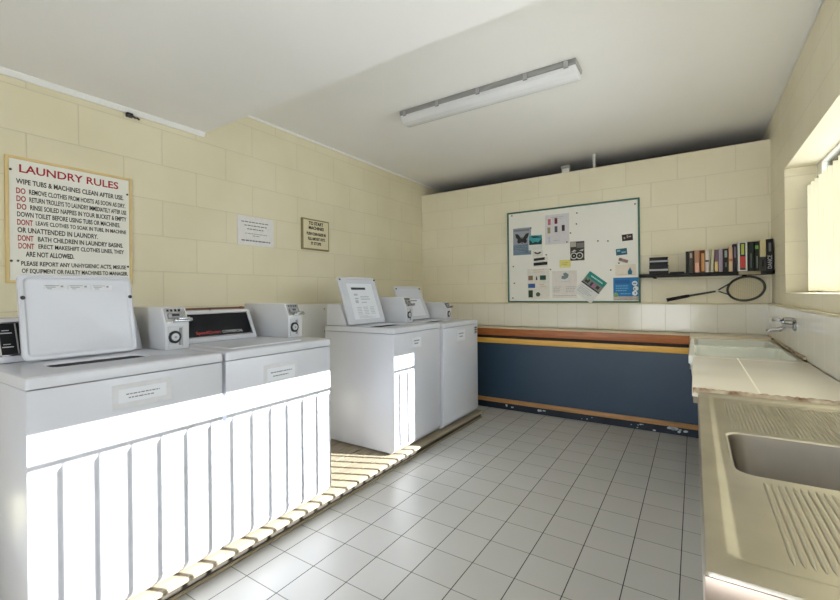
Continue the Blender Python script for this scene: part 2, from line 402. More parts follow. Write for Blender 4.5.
# ------------------------------------------------------------------ washing machines
def machine(label, X, Y0, W, H, lid, coin, console, kind):
    """front face at local x=0, back at x=-D, left side y=0..W, z up from the platform"""
    D = .70
    t = thing('washing_machine', label, 'washing machine', (X, Y0, .075), group=None)
    DK = .04
    body = MB()
    zt = H-DK-.003
    body.prism([(-.03, .012), (-.008, .035), (0, .055), (0, zt), (-D, zt), (-D, .012)], 'y', .004, W-.004, .005)
    body.build('body', M['enamel'], t)
    for fx in (-.09, -D+.06):
        for fy in (.06, W-.06):
            MB().lathe([(.018, 0), (.02, .004), (.014, .008), (.012, .02)], 12, Matrix.Translation((fx, fy, 0))).build('foot', M['black_plastic'], t)
    # deck with a wash opening
    hx0, hx1, hy0, hy1 = -.33, -.19, lid['y0']+.04, lid['y1']-.03
    zd = H
    n = 6
    cx, cy = (hx0+hx1)/2, (hy0+hy1)/2; ww, hh = hx1-hx0, hy1-hy0
    ox, oy, ow, oh = -D/2+.002, W/2, D+.008, W-.004
    d = MB()
    ls = [rrect(ox, oy, ow-.02, oh-.02, .006, zd-DK, n), rrect(ox, oy, ow, oh, .012, zd-DK+.001, n), rrect(ox, oy, ow, oh, .012, zd-.012, n),
          rrect(ox, oy, ow-.006, oh-.006, .012, zd-.004, n), rrect(ox, oy, ow-.02, oh-.02, .012, zd, n),
          rrect(ox, oy, ow-.05, oh-.05, .02, zd, n)]
    if lid['open']:
        ls += [rrect(cx, cy, ww+.012, hh+.012, .03, zd, n), rrect(cx, cy, ww+.004, hh+.004, .03, zd-.003, n), rrect(cx, cy, ww, hh, .03, zd-.008, n)]
        d.loops(ls).build('top_deck', M['enamel'], t, fix=False)
        tub = MB().loops([rrect(cx, cy, ww+.002, hh+.002, .03, zd-.007, n), rrect(cx, cy, ww*.98, hh*.98, .05, zd-.1, n), rrect(cx, cy, ww*.9, hh*.9, .06, zd-.38, n)], cap_last=True)
        for f in tub.bm.faces: f.normal_flip()
        tub.build('wash_tub', M['tub_steel'], t, fix=False)
        MB().lathe([(.05, 0), (.045, .1), (.035, .25), (.02, .27)], 18, Matrix.Translation((cx, cy, zd-.38))).build('agitator', M['enamel_warm'], t)
    else:
        d.loops(ls, cap_last=True).build('top_deck', M['enamel'], t, fix=False)
    # lid
    lw, lh, th = lid['y1']-lid['y0'], lid['h'], (.026 if lid['open'] else .012)
    piv = Vector((lid['x'], lid['y0'], zd+.004))
    if lid['open']: R = Matrix.Translation(piv) @ Matrix.Rotation(-lid['lean'], 4, 'Y')
    else: R = Matrix.Translation(piv-Vector((0, 0, .012))) @ Matrix.Rotation(PI/2, 4, 'Y') @ Matrix.Translation((-th, 0, 0))
    # in lid space: x toward the front, y along width, z up the open lid; the inner side faces +x
    lo = bpy.data.objects.new('lid', None)
    def lp(y, z, x): return (x, y, z)
    lb = MB()
    def lr(w_, h_, r, x): return [(x, p[0], p[1]) for p in rrect(lw/2, lh/2, w_, h_, r, 0)]
    lb.loops([lr(lw-.012, lh-.012, .02, -.001), lr(lw, lh, .024, .005), lr(lw, lh, .024, th-.005), lr(lw-.01, lh-.01, .022, th),
              lr(lw-.03, lh-.03, .02, th), lr(lw-.04, lh-.04, .02, th-.005), lr(lw-.05, lh-.05, .02, th-.006)], True, True)
    lb.bm.transform(R)
    lobj = lb.build('lid', M['enamel'], t)
    if lid['open']:
        for sy in (.004, lw-.004):
            MB().lathe([(.0075, 0), (.0085, .003), (.006, .008)], 12, R @ Matrix.Translation((th-.001, sy*1 + (.008 if sy < .1 else -.008), lid.get('bump', .27))) @ Matrix.Rotation(PI/2, 4, 'Y')).build('rubber_stop', M['black_plastic'], lobj)
        if lid['labels'] == 3:
            for k in range(3):
                y0 = lw*.2+k*lw*.205
                q = MB().box(th-.0055, th-.0045, y0, y0+lw*.19, lh*.81, lh*.875); q.bm.transform(R); q.build('label', flat((212, 213, 217)), lobj, smooth=False)
                q = MB()
                for j in range(3): q.box(th-.0045, th-.004, y0+.004+j*.003, y0+.05-j*.012, lh*.862-j*.007, lh*.862-j*.007+.003)
                q.box(th-.0045, th-.004, y0+.055, y0+.064, lh*.845, lh*.868)
                q.bm.transform(R); q.build('label_print', flat((150, 151, 156)), lobj, smooth=False)
        elif lid['labels'] == 1:
            q = MB().box(th-.0055, th-.0045, lw*.17, lw*.87, lh*.1, lh*.86); q.bm.transform(R); q.build('instruction_sheet', M['paper'], lobj, smooth=False)
            q = MB().box(th-.0045, th-.004, lw*.27, lw*.66, lh*.725, lh*.775); q.bm.transform(R); q.build('heading_bar', M['ink_black'], lobj, smooth=False)
            q = MB()
            for (a, b_, c_, e) in ((.3, .4, .6, .64), (.3, .4, .52, .55), (.3, .38, .44, .5), (.46, .7, .56, .58), (.46, .72, .51, .53), (.46, .6, .44, .46)):
                q.box(th-.0045, th-.004, lw*a, lw*b_, lh*c_, lh*e)
            for k in range(3):
                for j in range(5): q.box(th-.0045, th-.004, lw*(.29+k*.18), lw*(.42+k*.18)-(j % 2)*.006, lh*(.2+j*.035), lh*(.2+j*.035)+.005)
            for j in range(3): q.box(th-.0045, th-.004, lw*.3, lw*(.75-j*.1), lh*(.12+j*.022), lh*(.12+j*.022)+.003)
            q.bm.transform(R); q.build('instruction_print', M['paper_faint'], lobj, smooth=False)
        else:
            q = MB().box(th-.0055, th-.0045, lw*.17, lw*.87, lh*.1, lh*.6); q.bm.transform(R); q.build('instruction_sheet', M['paper'], lobj, smooth=False)
            q = MB().box(th-.0045, th-.004, lw*.3, lw*.7, lh*.54, lh*.57); q.bm.transform(R); q.build('heading_bar', M['paper_print'], lobj, smooth=False)
    # console
    y0, y1 = console['y0'], console['y1']
    xb, xt = -.475, -.545
    zc0, zc1 = zd+.001, zd+.175
    cs = MB().prism([(xb, zc0), (xb, zc0+.018), (xt, zc1-.008), (xt-.012, zc1), (-D+.005, zc1), (-D+.005, zc0)], 'y', y0, y1, .004)
    cobj = cs.build('control_console', M['enamel'], t)
    sl = Vector((xt-xb, 0, zc1-.008-zc0-.018)); ln = sl.length; sl.normalize()
    nrm = Vector((sl.z, 0, -sl.x))
    fm = frame_mtx(Vector((xb, y0, zc0+.018))+nrm*.0005, (0, 1, 0), sl)   # local x along width, y up the slope, z outward
    cw = y1-y0
    if kind in ('brand', 'dials'):
        q = MB().box(.03, cw-.03, .014, ln-.014, 0, .003, .001); q.bm.transform(fm); pf = q.build('fascia', M['panel_black'], cobj)
        q = MB()
        q.box(.024, cw-.024, .008, .014, 0, .004); q.box(.024, cw-.024, ln-.014, ln-.008, 0, .004); q.box(.024, .03, .008, ln-.008, 0, .004); q.box(cw-.03, cw-.024, .008, ln-.008, 0, .004)
        q.bm.transform(fm); q.build('fascia_trim', M['chrome'], cobj)
        q = MB().lathe([(.005, 0), (.005, .004), (.002, .006)], 10, Matrix.Translation((xt-.02, y0+cw*.48, zc1))); q.build('screw', M['black_plastic'], cobj)
    if kind == 'brand':
        text('brand_lettering', 'SpeedQueen', .14, .022, M['brand_red'], pf, fm @ Matrix.Translation((.105, .024, .0032)))
        text('brand_lettering', 'COMMERCIAL', .13, .016, M['brand_white'], pf, fm @ Matrix.Translation((.257, .027, .0032)))
    if kind == 'dials':
        q = MB().box(.078, .082, .016, ln-.016, .003, .006); q.bm.transform(fm); q.build('divider', M['grey_plastic'], pf)
        for r in range(3):
            for cx_ in (.105, .20, .29):
                q = MB().box(cx_-.012, cx_+.02, .03+r*.04, .055+r*.04, .003, .008, .003); q.bm.transform(fm); q.build('selector_button', M['black_plastic'], pf)
                q = MB().lathe([(.005, 0), (.005, .0025)], 10, Matrix.Translation((cx_-.004, .042+r*.04, .008))); q.bm.transform(fm); q.build('indicator', M['brand_white'], pf)
        for k, (a, z) in enumerate(((.038, .045), (.05, .105))):
            q = MB().box(.034, .068, z, z+.004, .003, .0035); q.box(.038, .06, z+.012, z+.015, .003, .0035); q.bm.transform(fm); q.build('panel_print', M['brand_white'], pf, smooth=False)
    if kind == 'plain':
        q = MB().box(.025, cw-.025, .018, ln-.018, 0, .003, .001); q.bm.transform(fm); pf = q.build('fascia', M['deck_in'], cobj)
        for k in range(3):
            q = MB().box(.03+k*.0, .075, .03+k*.035, .052+k*.035, .003, .006, .002); q.bm.transform(fm); q.build('selector_button', M['grey_plastic'] if k != 2 else M['black_plastic'], pf)
    # coin box
    y0, y1, xf, ch = coin['y0'], coin['y1'], coin['x'], coin['h']
    z0 = zd+.001
    xs = xf-.035
    cb = MB().prism([(xf, z0), (xf, z0+ch*.62), (xs, z0+ch-.004), (xs-.006, z0+ch), (-D+.01, z0+ch), (-D+.01, z0)], 'y', y0, y1, .005)
    cbo = cb.build('coin_box', M['enamel_warm'], t)
    cw = y1-y0
    sl = Vector((xs-xf, 0, ch*.38-.004)); ln = sl.length; sl.normalize()
    fm = frame_mtx((xf, y0, z0+ch*.62), (0, 1, 0), sl)
    q = MB().box(.008, cw-.008, .004, ln-.004, 0, .004, .0015); q.bm.transform(fm); sp = q.build('slide_plate', M['chrome'], cbo)
    q = MB().box(.02, cw-.03, ln*.3, ln*.62, .003, .016, .003); q.bm.transform(fm); q.build('slide_housing', M['grey_plastic'], sp)
    q = MB().box(.035, cw-.045, ln*.38, ln*.52, .016, .0165); q.bm.transform(fm); q.build('slot', M['black_plastic'], sp, smooth=False)
    q = MB().box(.04, cw+.012, ln*.02, ln*.22, .005, .022, .004); q.box(.05, cw-.01, ln*.06, ln*.18, .022, .042, .004); q.bm.transform(fm); q.build('coin_slide', M['chrome'], sp)
    q = MB()
    for j in range(4): q.box(.02+j*.018, .03+j*.018, ln*.75, ln*.88, .004, .0046)
    q.bm.transform(fm); q.build('slide_print', M['ink_black'], sp, smooth=False)
    fz = z0+ch*.05; fh = ch*.5
    if fh > .06:
        q = MB(); yy0, yy1 = .014, cw-.03
        q.box(xf, xf+.004, y0+yy0, y0+yy1, fz, fz+.005); q.box(xf, xf+.004, y0+yy0, y0+yy1, fz+fh-.005, fz+fh)
        q.box(xf, xf+.004, y0+yy0, y0+yy0+.004, fz, fz+fh); q.box(xf, xf+.004, y0+yy1-.004, y0+yy1, fz, fz+fh)
        dr = q.build('vault_door', M['enamel'], cbo, smooth=False)
        lm = Matrix.Translation((xf+.0005, y0+.045, fz+fh*.5)) @ Matrix.Rotation(PI/2, 4, 'Y')
        MB().lathe([(.03, 0), (.03, .006), (.026, .009), (.02, .009), (.019, .004)], 28, lm).build('lock_ring', M['black_plastic'], dr)
        MB().lathe([(.018, .002), (.018, .010), (.014, .012)], 24, lm).build('lock_barrel', M['enamel'], dr)
        MB().lathe([(.006, .012), (.005, .016)], 12, lm).build('lock_key', M['grey_plastic'], dr)
        MB().box(xf+.0005, xf+.006, y0+yy1-.02, y0+yy1-.008, fz+.01, fz+fh-.008, .002).build('pull_strip', M['grey_plastic'], dr)
    return t
def notice(t, y0, y1, z0, z1, lines, border=None, name='notice'):
    """paper stuck on the machine front (local)"""
    if border:
        MB().box(.0003, .0010, y0-border, y1+border, z0-border, z1+border, .0002).build('tape_backing', flat((207, 208, 212)), t, smooth=False)
    o = MB().box(.0011, .0018, y0, y1, z0, z1).build(name, M['paper'], t, smooth=False)
    q = MB()
    for (a, b_, c_, h) in lines:
        q.box(.0018, .0021, y0+(y1-y0)*a, y0+(y1-y0)*b_, z0+(z1-z0)*c_, z0+(z1-z0)*c_+h)
    q.build('notice_print', M['paper_print'], o, smooth=False)
    return o
def words(lines):
    """rows of word-like dashes: (x0,x1,z) rows"""
    out = []
    for (a, b_, z, h) in lines:
        x = a
        while x < b_:
            w_ = random.uniform(.04, .1)
            out.append((x, min(b_, x+w_), z, h)); x += w_+.018
    return out

H = .917
m1 = machine('white top-loading washing machine nearest the camera, lid up with three small labels', -1.8, .427, .68, H,
             dict(x=-.41, y0=.09, y1=.492, h=.354, lean=math.radians(11), open=True, labels=3, bump=.255),
             dict(y0=.573, y1=.688, x=-.305, h=.205), dict(y0=.02, y1=.55), 'dials')
notice(m1, .262, .432, .777, .828, words([(.15, .85, .55, .004), (.2, .72, .28, .004)]), .02)
m2 = machine('white washing machine with closed lid and red lettering on its black console', -1.8, 1.115, .665, H,
             dict(x=-.44, y0=.08, y1=.53, h=.36, lean=0, open=False),
             dict(y0=.567, y1=.672, x=-.255, h=.207), dict(y0=.03, y1=.505), 'brand')
notice(m2, .224, .398, .742, .805, words([(.12, .88, .6, .005), (.2, .75, .3, .005)]), .02)
m3 = machine('white washing machine with an instruction sheet under its raised lid, standing in partial sunlight', -1.82, 2.425, .664, .926,
             dict(x=-.45, y0=.012, y1=.462, h=.405, lean=math.radians(19), open=True, labels=1, bump=.38),
             dict(y0=.545, y1=.65, x=-.27, h=.222), dict(y0=.02, y1=.5), 'plain')
notice(m3, .235, .36, .765, .835, words([(.2, .8, .6, .01), (.25, .7, .3, .01)]), .012)
m4 = machine('white washing machine at the far end beside the navy bench, its raised lid mostly hidden', -1.80, 3.10, .685, .918,
             dict(x=-.45, y0=.075, y1=.495, h=.35, lean=math.radians(24), open=True, labels=0, bump=.32),
             dict(y0=.575, y1=.676, x=-.29, h=.168), dict(y0=.02, y1=.5), 'plain')
notice(m4, .25, .41, .75, .84, words([(.2, .8, .6, .01), (.3, .7, .3, .01)]), .012)
q = MB().box(0, .003, .602, .668, .78, .855, .001).build('badge', M['paper_faint'], m4)
q2 = MB()
for k in range(3): q2.box(.003, .004, .612, .655, .79+k*.022, .804+k*.022)
q2.build('badge_print', M['ink_black'], q, smooth=False)

# platform under the machines
pf = thing('machine_platform', 'low weathered timber platform with rounded edge under the row of white washing machines', 'platform', (-1.78, 0, -.02))
for k in range(8):
    x1 = 0 if k == 0 else -.118*k
    prof = [(x1-.114, .07), (x1-.114, .095), (x1-.014, .095), (x1-.005, .092), (x1, .085), (x1-.002, .076), (x1-.010, .07)] if k == 0 else [(x1-.112, .07), (x1-.112, .095), (x1, .095), (x1, .07)]
    MB().prism([(p[0], p[1]) for p in prof], 'y', .1, 3.86).build('deck_board', M['timber_pale'], pf)
MB().box(-.10, -.03, .1, 3.86, .0201, .07).build('bearer', M['timber_dark'], pf)
MB().box(-.90, -.845, .1, 3.86, .0201, .07).build('bearer', M['timber_dark'], pf)
MB().box(-.50, -.445, .1, 3.86, .0201, .07).build('bearer', M['timber_dark'], pf)
MB().tube([(-.022, .1, .0285), (-.022, 3.86, .0285)], .008, 8).build('edge_bead', M['shelf_pale'], pf)

# wall box and pipe behind the machines
t = thing('wall_cabinet', 'small white metal box with two screws on the wall behind the washing machines', 'box', (XL, 2.52, .85))
MB().box(.001, .08, 0, .30, 0, .315, .006).build('cover', M['pipe'], t)
for z in (.06, .27): MB().lathe([(.005, 0), (.005, .003), (.002, .005)], 10, Matrix.Translation((.08, .26, z)) @ Matrix.Rotation(PI/2, 4, 'Y')).build('screw', M['black_plastic'], t)
t = thing('wall_pipe', 'thin brown pipe along the left wall behind the black console', 'pipe', (XL+.014, 1.30, 1.158))
MB().tube([(0, 0, 0), (0, .74, 0)], .009, 10).build('pipe', M['copper'], t)
for y in (.08, .66): MB().box(-.0135, .011, y, y+.018, -.011, .011, .002).build('pipe_clip', M['copper'], t)

# ------------------------------------------------------------------ signs on the left wall
def wall_sign(name, label, cat, y0, y1, z0, z1, thick): return thing(name, label, cat, (XL+.0005, y0, z0))
SM = lambda y, z, x: frame_mtx((x, y, z), (0, 1, 0), (0, 0, 1))
t = wall_sign('laundry_rules_sign', 'large white laundry rules sign with red heading and timber edging on left wall', 'sign', .636, 1.216, 1.329, 1.992, .02)
sw, sh = .58, .663
MB().box(0, .012, .014, sw-.014, .014, sh-.014).build('board', M['sign_white'], t, smooth=False)
b = MB(); b.box(0, .018, 0, .015, 0, sh, .002); b.box(0, .018, sw-.015, sw, 0, sh, .002); b.box(0, .018, .015, sw-.015, 0, .015, .002); b.box(0, .018, .015, sw-.015, sh-.015, sh, .002)
b.build('edging', M['sign_timber'], t)
for (y, z) in ((.022, .115), (.022, .59), (.556, .11), (.556, .56)):
    MB().lathe([(.006, 0), (.006, .002), (.003, .004)], 10, Matrix.Translation((.012, y, z)) @ Matrix.Rotation(PI/2, 4, 'Y')).build('screw', M['pin'], t)
# (text, y0, y1, zbase, zheight, colour) in the sign's own metres
def zz(f): return sh*f
rows = [('LAUNDRY RULES', .056, .508, .878, .064, 'r'),
        ('WIPE TUBS & MACHINES CLEAN AFTER USE.', .043, .535, .785, .042, 'k'),
        ('DO', .043, .08, .708, .046, 'r'), ('REMOVE CLOTHES FROM HOISTS AS SOON AS DRY.', .094, .545, .712, .04, 'k'),
        ('DO', .044, .081, .646, .046, 'r'), ('RETURN TROLLEYS TO LAUNDRY IMMEDIATELY AFTER USE', .095, .55, .65, .04, 'k'),
        ('DO', .046, .083, .584, .046, 'r'), ('RINSE SOILED NAPPIES IN YOUR BUCKET & EMPTY', .098, .55, .588, .04, 'k'),
        ('DOWN TOILET BEFORE USING TUBS OR MACHINES.', .046, .515, .526, .04, 'k'),
        ('DONT', .046, .108, .46, .046, 'r'), ('LEAVE CLOTHES TO SOAK IN TUBS, IN MACHINE', .12, .548, .464, .04, 'k'),
        ('OR UNATTENDED IN LAUNDRY.', .047, .4, .401, .042, 'k'),
        ('DONT', .048, .11, .335, .046, 'r'), ('BATH CHILDREN IN LAUNDRY BASINS.', .128, .53, .339, .04, 'k'),
        ('DONT', .05, .113, .273, .046, 'r'), ('ERECT MAKESHIFT CLOTHES LINES, THEY', .13, .535, .276, .042, 'k'),
        ('ARE NOT ALLOWED.', .078, .285, .211, .042, 'k'),
        ('*', .042, .054, .165, .022, 'k'), ('PLEASE REPORT ANY UNHYGIENIC ACTS, MISUSE', .06, .545, .133, .042, 'k'),
        ('OF EQUIPMENT OR FAULTY MACHINES TO MANAGER.', .062, .555, .074, .042, 'k')]
for (s, y0, y1, z, h, c) in rows:
    text('lettering', s, y1-y0, sh*h, M['ink_red' if c == 'r' else 'ink_black'], t, SM(y0, sh*z, .0122), bold=.015 if s == 'LAUNDRY RULES' else .02)
t = wall_sign('wall_notice', 'white paper notice taped to the cream wall left of the framed sign', 'notice', 1.95, 2.283, 1.652, 1.882, .001)
pw, ph = .333, .23
MB().box(.0005, .006, 0, pw, 0, ph).build('sheet', flat((226, 223, 220)), t, smooth=False)
q = MB()
for (a, b_, z, h) in words([(.1, .86, .79, .007), (.18, .8, .67, .007), (.25, .72, .55, .007), (.2, .8, .40, .004), (.4, .6, .33, .004)]) + words([(.1, .9, .14, .01)]):
    q.box(.006, .0063, pw*a, pw*b_, ph*z, ph*z+h)
q.build('notice_print', M['paper_print'], t, smooth=False)
t = wall_sign('start_sign', 'small framed cream sign about starting machines, right of the paper notice', 'sign', 2.58, 2.912, 1.667, 1.953, .02)
sw, sh = .332, .286
MB().box(0, .02, 0, sw, 0, sh, .003).build('backing', M['sign_brown'], t)
MB().box(.0202, .023, .014, sw-.014, .014, sh-.014).build('face', M['sign_cream'], t, smooth=False)
for (s, y0, y1, z, h) in (('TO START', .075, .255, .80, .115), ('MACHINES', .075, .26, .655, .11), ('PUSH COIN SLIDE IN', .05, .285, .47, .1), ('FULL AMOUNT UNTIL', .065, .275, .31, .1), ('IT STOPS', .1, .225, .16, .1)):
    text('lettering', s, y1-y0, sh*h, M['ink_black'], t, SM(y0, sh*z, .0231), bold=.035)
# black bracket under the bulkhead
t = thing('wall_bracket', 'small black cable bracket on the left wall just under the ceiling bulkhead', 'bracket', (XL, 1.19, 2.372))
MB().box(.001, .03, 0, .035, .006, .03, .003).build('block', M['black_plastic'], t)
MB().tube([(.012, .035, .022), (.014, .05, .012), (.016, .064, .014), (.014, .075, .008)], .006, 8).build('cable_stub', M['black_plastic'], t)

# ------------------------------------------------------------------ ceiling light, bits on top of the back wall
t = thing('ceiling_light', 'long grey and white fluorescent batten light fixed to the ceiling', 'ceiling light', (-1.93, 2.68, ZC))
LL = 1.335
MB().prism([(.0, 0), (.17, 0), (.17, -.028), (.16, -.036), (.01, -.036), (0, -.028)], 'x', 0, LL, .003).build('base', M['light_base'], t)
MB().prism([(.006, -.036), (.012, -.062), (.035, -.086), (.07, -.096), (.1, -.096), (.135, -.086), (.158, -.062), (.164, -.036)], 'x', .004, LL-.004, .004).build('diffuser', M['diffuser'], t)
for x in (.035, .33, .66, 1.0, LL-.075):
    for y, s_ in ((-.006, -1), (.166, 1)):
        MB().box(x, x+.03, y, y+.010, -.05, -.006, .003).build('clip', M['chrome'], t)
t = thing('vent_pipe', 'short white pipe standing on top of the back wall', 'pipe', (-.863, 4.66, 2.53))
MB().lathe([(.014, 0), (.014, .13), (.017, .131), (.017, .159)], 14).build('pipe', M['pipe'], t)
t = thing('junction_box', 'small white junction box on top of the back wall left of the white pipe', 'box', (-1.15, 4.66, 2.53))
MB().box(-.04, .04, -.03, .03, 0, .055, .006).build('housing', M['pipe'], t)
MB().box(-.046, .046, -.034, .034, .055, .085, .006).build('cover', M['light_base'], t)

# ------------------------------------------------------------------ folding bench at the back wall
t = thing('folding_bench', 'long bench with brown timber edge and navy panel along the back wall', 'bench', (XL, 4.25, 0))
BL = -.038-XL
b = MB(); b.box(.003, BL, .016, .348, .845, .868, .002); b.build('benchtop', M['worktop'], t)
MB().box(.003, BL, -.006, .015, .795, .8685, .003).build('front_edge', M['timber'], t)
MB().box(.003, BL, .012, .03, .755, .844).build('recess_fill', M['dark_gap'], t, smooth=False)  # dark strip filling the gap below the front edge
MB().box(.003, BL, -.004, .012, .711, .764, .003).build('upper_rail', M['timber_yellow'], t)
b = MB(); b.box(.003, BL, .013, .03, .58, .754); b.box(.003, .36-XL, .013, .03, .11, .58)
bmesh.ops.remove_doubles(b.bm, verts=b.bm.verts[:], dist=1e-5)
b.build('panel', M['navy'], t, smooth=False)
MB().box(.003, .36-XL, -.008, .012, .071, .113, .003).build('lower_rail', M['timber_tan'], t)
toe = MB().box(.003, .36-XL, .012, .03, 0, .109).build('toe_board', M['navy_dark'], t, smooth=False)
rc = random.Random(3)
def chips(x0, x1, z0, z1, n, r0, r1):
    q = MB()
    for _ in range(n):
        cx, cz, r = rc.uniform(x0, x1), rc.uniform(z0, z1), rc.uniform(r0, r1)
        k = rc.randint(5, 8); st = rc.uniform(.8, 2.2)
        q.prism([(cx+st*r*rc.uniform(.6, 1.1)*math.cos(2*PI*i/k), max(.003, cz+r*rc.uniform(.5, 1.1)*math.sin(2*PI*i/k))) for i in range(k)], 'y', .0105, .0118)
    q.bm.transform(Matrix.Identity(4)); q.build('paint_chip', M['chip'], toe, smooth=False)
ox = -XL
chips(ox-.20, ox-.06, .03, .06, 7, .008, .018)
chips(ox-.52, ox-.3, .01, .06, 6, .004, .009)
chips(ox-1.36, ox-1.26, .03, .05, 4, .006, .014)
chips(ox-1.72, ox-1.62, .03, .06, 4, .006, .013)
chips(ox-.95, ox-.8, .02, .05, 3, .003, .007)

# ------------------------------------------------------------------ laundry tub, tiled counter, sink along the right wall
TX0, TX1, TY0, TY1, TZ = -.035, .512, 3.10, 4.245, .852
t = thing('laundry_tub', 'white glazed twin laundry tub in the far right corner below the wall tap', 'tub', (TX0, TY0, .58))
tw, tl, tz = TX1-TX0, TY1-TY0, TZ-.58
cw_ = tw/2
def ring(x0, x1, y0, y1, r, z): return rrect((x0+x1)/2, (y0+y1)/2, x1-x0, y1-y0, r, z)
# outer shell, open top filled by two bowls: build as two halves meeting at the divider
div = .60
for k, (ya, yb) in enumerate(((0, div), (div, tl))):
    b = MB()
    i0, i1 = (.035 if k == 0 else .02), (.02 if k == 0 else .035)
    b.loops([ring(0.03, tw-.002, ya+.002, yb-.002, .004, 0), ring(0.012, tw, ya, yb, .006, tz-.06), ring(0, tw, ya, yb, .006, tz-.05), ring(0, tw, ya, yb, .006, tz-.008), ring(.006, tw-.004, ya+.003, yb-.003, .006, tz),
             ring(.03, tw-.03, ya+i0, yb-i1, .03, tz), ring(.036, tw-.036, ya+i0+.006, yb-i1-.006, .03, tz-.012),
             ring(.05, tw-.05, ya+i0+.02, yb-i1-.02, .05, tz-.20), ring(.09, tw-.09, ya+i0+.06, yb-i1-.06, .05, tz-.225)], True, True)
    b.build('bowl', M['tub_white'], t)
    MB().lathe([(.03, 0), (.03, .004), (.018, .003)], 16, Matrix.Translation((tw/2, (ya+yb)/2, tz-.225))).build('drain', M['chrome'], t)
for (x, y) in ((.1, .1), (.1, tl-.1), (tw-.1, .1), (tw-.1, tl-.1)):
    MB().box(x-.02, x+.02, y-.02, y+.02, -.58, 0, .003).build('leg', M['block_base'], t)
# stained sealant along right wall at tub
b = MB()
pts = []
rs = random.Random(5)
for i in range(30):
    y = TY0+.03+(4.55-TY0-.03)*i/29
    pts.append((.512+rs.uniform(-.006, .003), y, .866+rs.uniform(-.002, .003)))
b.tube(pts, [rs.uniform(.004, .011) for _ in pts], 7)
tag(b.build('sealant_bead', M['stain']), 'stained brown sealant bead along the white splash beside the tub', 'sealant')
# tiled shelf strip behind tub to back wall
struct(MB().box(-.035, XR-.03, TY1+.002, YB-.04, .70, .872, .002).build('trim_8', M['worktop']))

t = thing('tiled_counter', 'cream tiled counter between the steel sink and the white laundry tub', 'counter', (-.012, 2.04, 0))
MB().box(0, .531, .02, 1.056, .815, .853, .004).build('tile_top', M['counter_tile'], t).location = (0, 0, 0)
b = MB()
b.grid(60, 6, lambda i, j: (.002+.528*i/60, -.012+.03*j/6+rs.uniform(-.004, .004)*(j in (0,)), (.838+.016*math.sin(j/6*PI/2)) + rs.uniform(-.0025, .0025)))
b.build('worn_front_edge', M['rot'], t)
MB().box(.004, .531, .02, 1.05, .79, .815).build('substrate', M['shelf_pale'], t, smooth=False)
MB().box(.03, .52, .06, 1.02, 0, .79).build('base', M['block_base'], t, smooth=False)

# stainless sink
SX0, SX1, SY0, SY1, SZ = .007, .517, .727, 2.02, .846
t = thing('stainless_sink', 'stainless steel sink bench with ribbed drainers on both sides, right foreground', 'sink', (SX0, SY0, 0))
W_, L_ = SX1-SX0, SY1-SY0
b = MB()
bx0, bx1, by0, by1 = .068, .45, .455, .785
n = 7
ls = [ring(.004, W_, .004, L_, .006, SZ-.05), ring(0, W_, 0, L_, .006, SZ-.044), ring(0, W_, 0, L_, .006, SZ-.006), ring(.004, W_-.002, .004, L_-.003, .008, SZ),
      ring(.03, W_-.012, .055, L_-.03, .02, SZ), ring(.036, W_-.016, .061, L_-.036, .02, SZ-.0015), ring(.044, W_-.022, .069, L_-.044, .02, SZ-.007),
      ring(.05, W_-.026, .075, L_-.05, .02, SZ-.008),
      ring(bx0-.012, bx1+.012, by0-.012, by1+.012, .05, SZ-.008), ring(bx0-.005, bx1+.005, by0-.005, by1+.005, .045, SZ-.0055), ring(bx0, bx1, by0, by1, .042, SZ-.009)]
b.loops(ls)
b.build('sink_top', M['steel'], t, fix=False)
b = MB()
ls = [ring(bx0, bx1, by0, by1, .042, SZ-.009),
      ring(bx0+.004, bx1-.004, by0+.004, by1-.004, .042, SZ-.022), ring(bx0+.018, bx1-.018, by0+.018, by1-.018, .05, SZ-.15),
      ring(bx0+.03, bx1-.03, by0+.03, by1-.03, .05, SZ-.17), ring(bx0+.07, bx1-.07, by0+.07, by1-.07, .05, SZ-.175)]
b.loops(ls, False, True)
b.build('basin', M['basin_shaded'], t, fix=False)
q = MB()
def rib(x, y0, y1, r=.006, h=.0035):
    N = 8
    prof = []
    for k in range(N+1):
        a = PI*k/N; prof.append((math.cos(a)*r, math.sin(a)*h))
    ends = [(y0, .05), (y0+.012, .8), (y0+.02, 1), (y1-.02, 1), (y1-.012, .8), (y1, .05)]
    q.grid(len(ends)-1, N, lambda i, j: (x+prof[j][0]*max(ends[i][1], .3), ends[i][0], SZ-.0082+prof[j][1]*ends[i][1]))
x = .115
while x < .47:
    rib(x, .10, .43, .0036, .0032); x += .0118
q.build('drainer_ribs', M['steel'], t); q = MB()
x = .085
while x < .47:
    rib(x, .82, 1.20, .0032, .003); x += .0100
q.build('drainer_ribs', M['steel'], t)
MB().lathe([(.035, 0), (.033, .003), (.02, .001)], 20, Matrix.Translation((.26, .62, SZ-.1745))).build('waste', M['chrome'], t)
# near end apron and support frame
MB().prism([(.002, SZ-.005), (.002, SZ-.046), (.012, SZ-.05), (W_, SZ-.05), (W_, SZ-.005)], 'y', -.002, .003, .001).build('end_apron', M['apron_tint'], t)
b = MB(); b.box(.012, .045, .02, .05, 0, SZ-.05, .003); b.build('leg', M['frame_white'], t)
MB().box(.012, .045, L_-.06, L_-.03, 0, SZ-.05, .003).build('leg', M['frame_white'], t)
MB().box(W_-.05, W_-.01, .02, .05, 0, SZ-.05, .003).build('leg', M['frame_white'], t)
MB().box(W_-.05, W_-.01, L_-.06, L_-.03, 0, SZ-.05, .003).build('leg', M['frame_white'], t)
MB().box(.045, W_-.05, .026, .044, SZ-.10, SZ-.055, .003).build('cross_rail', M['frame_white'], t)

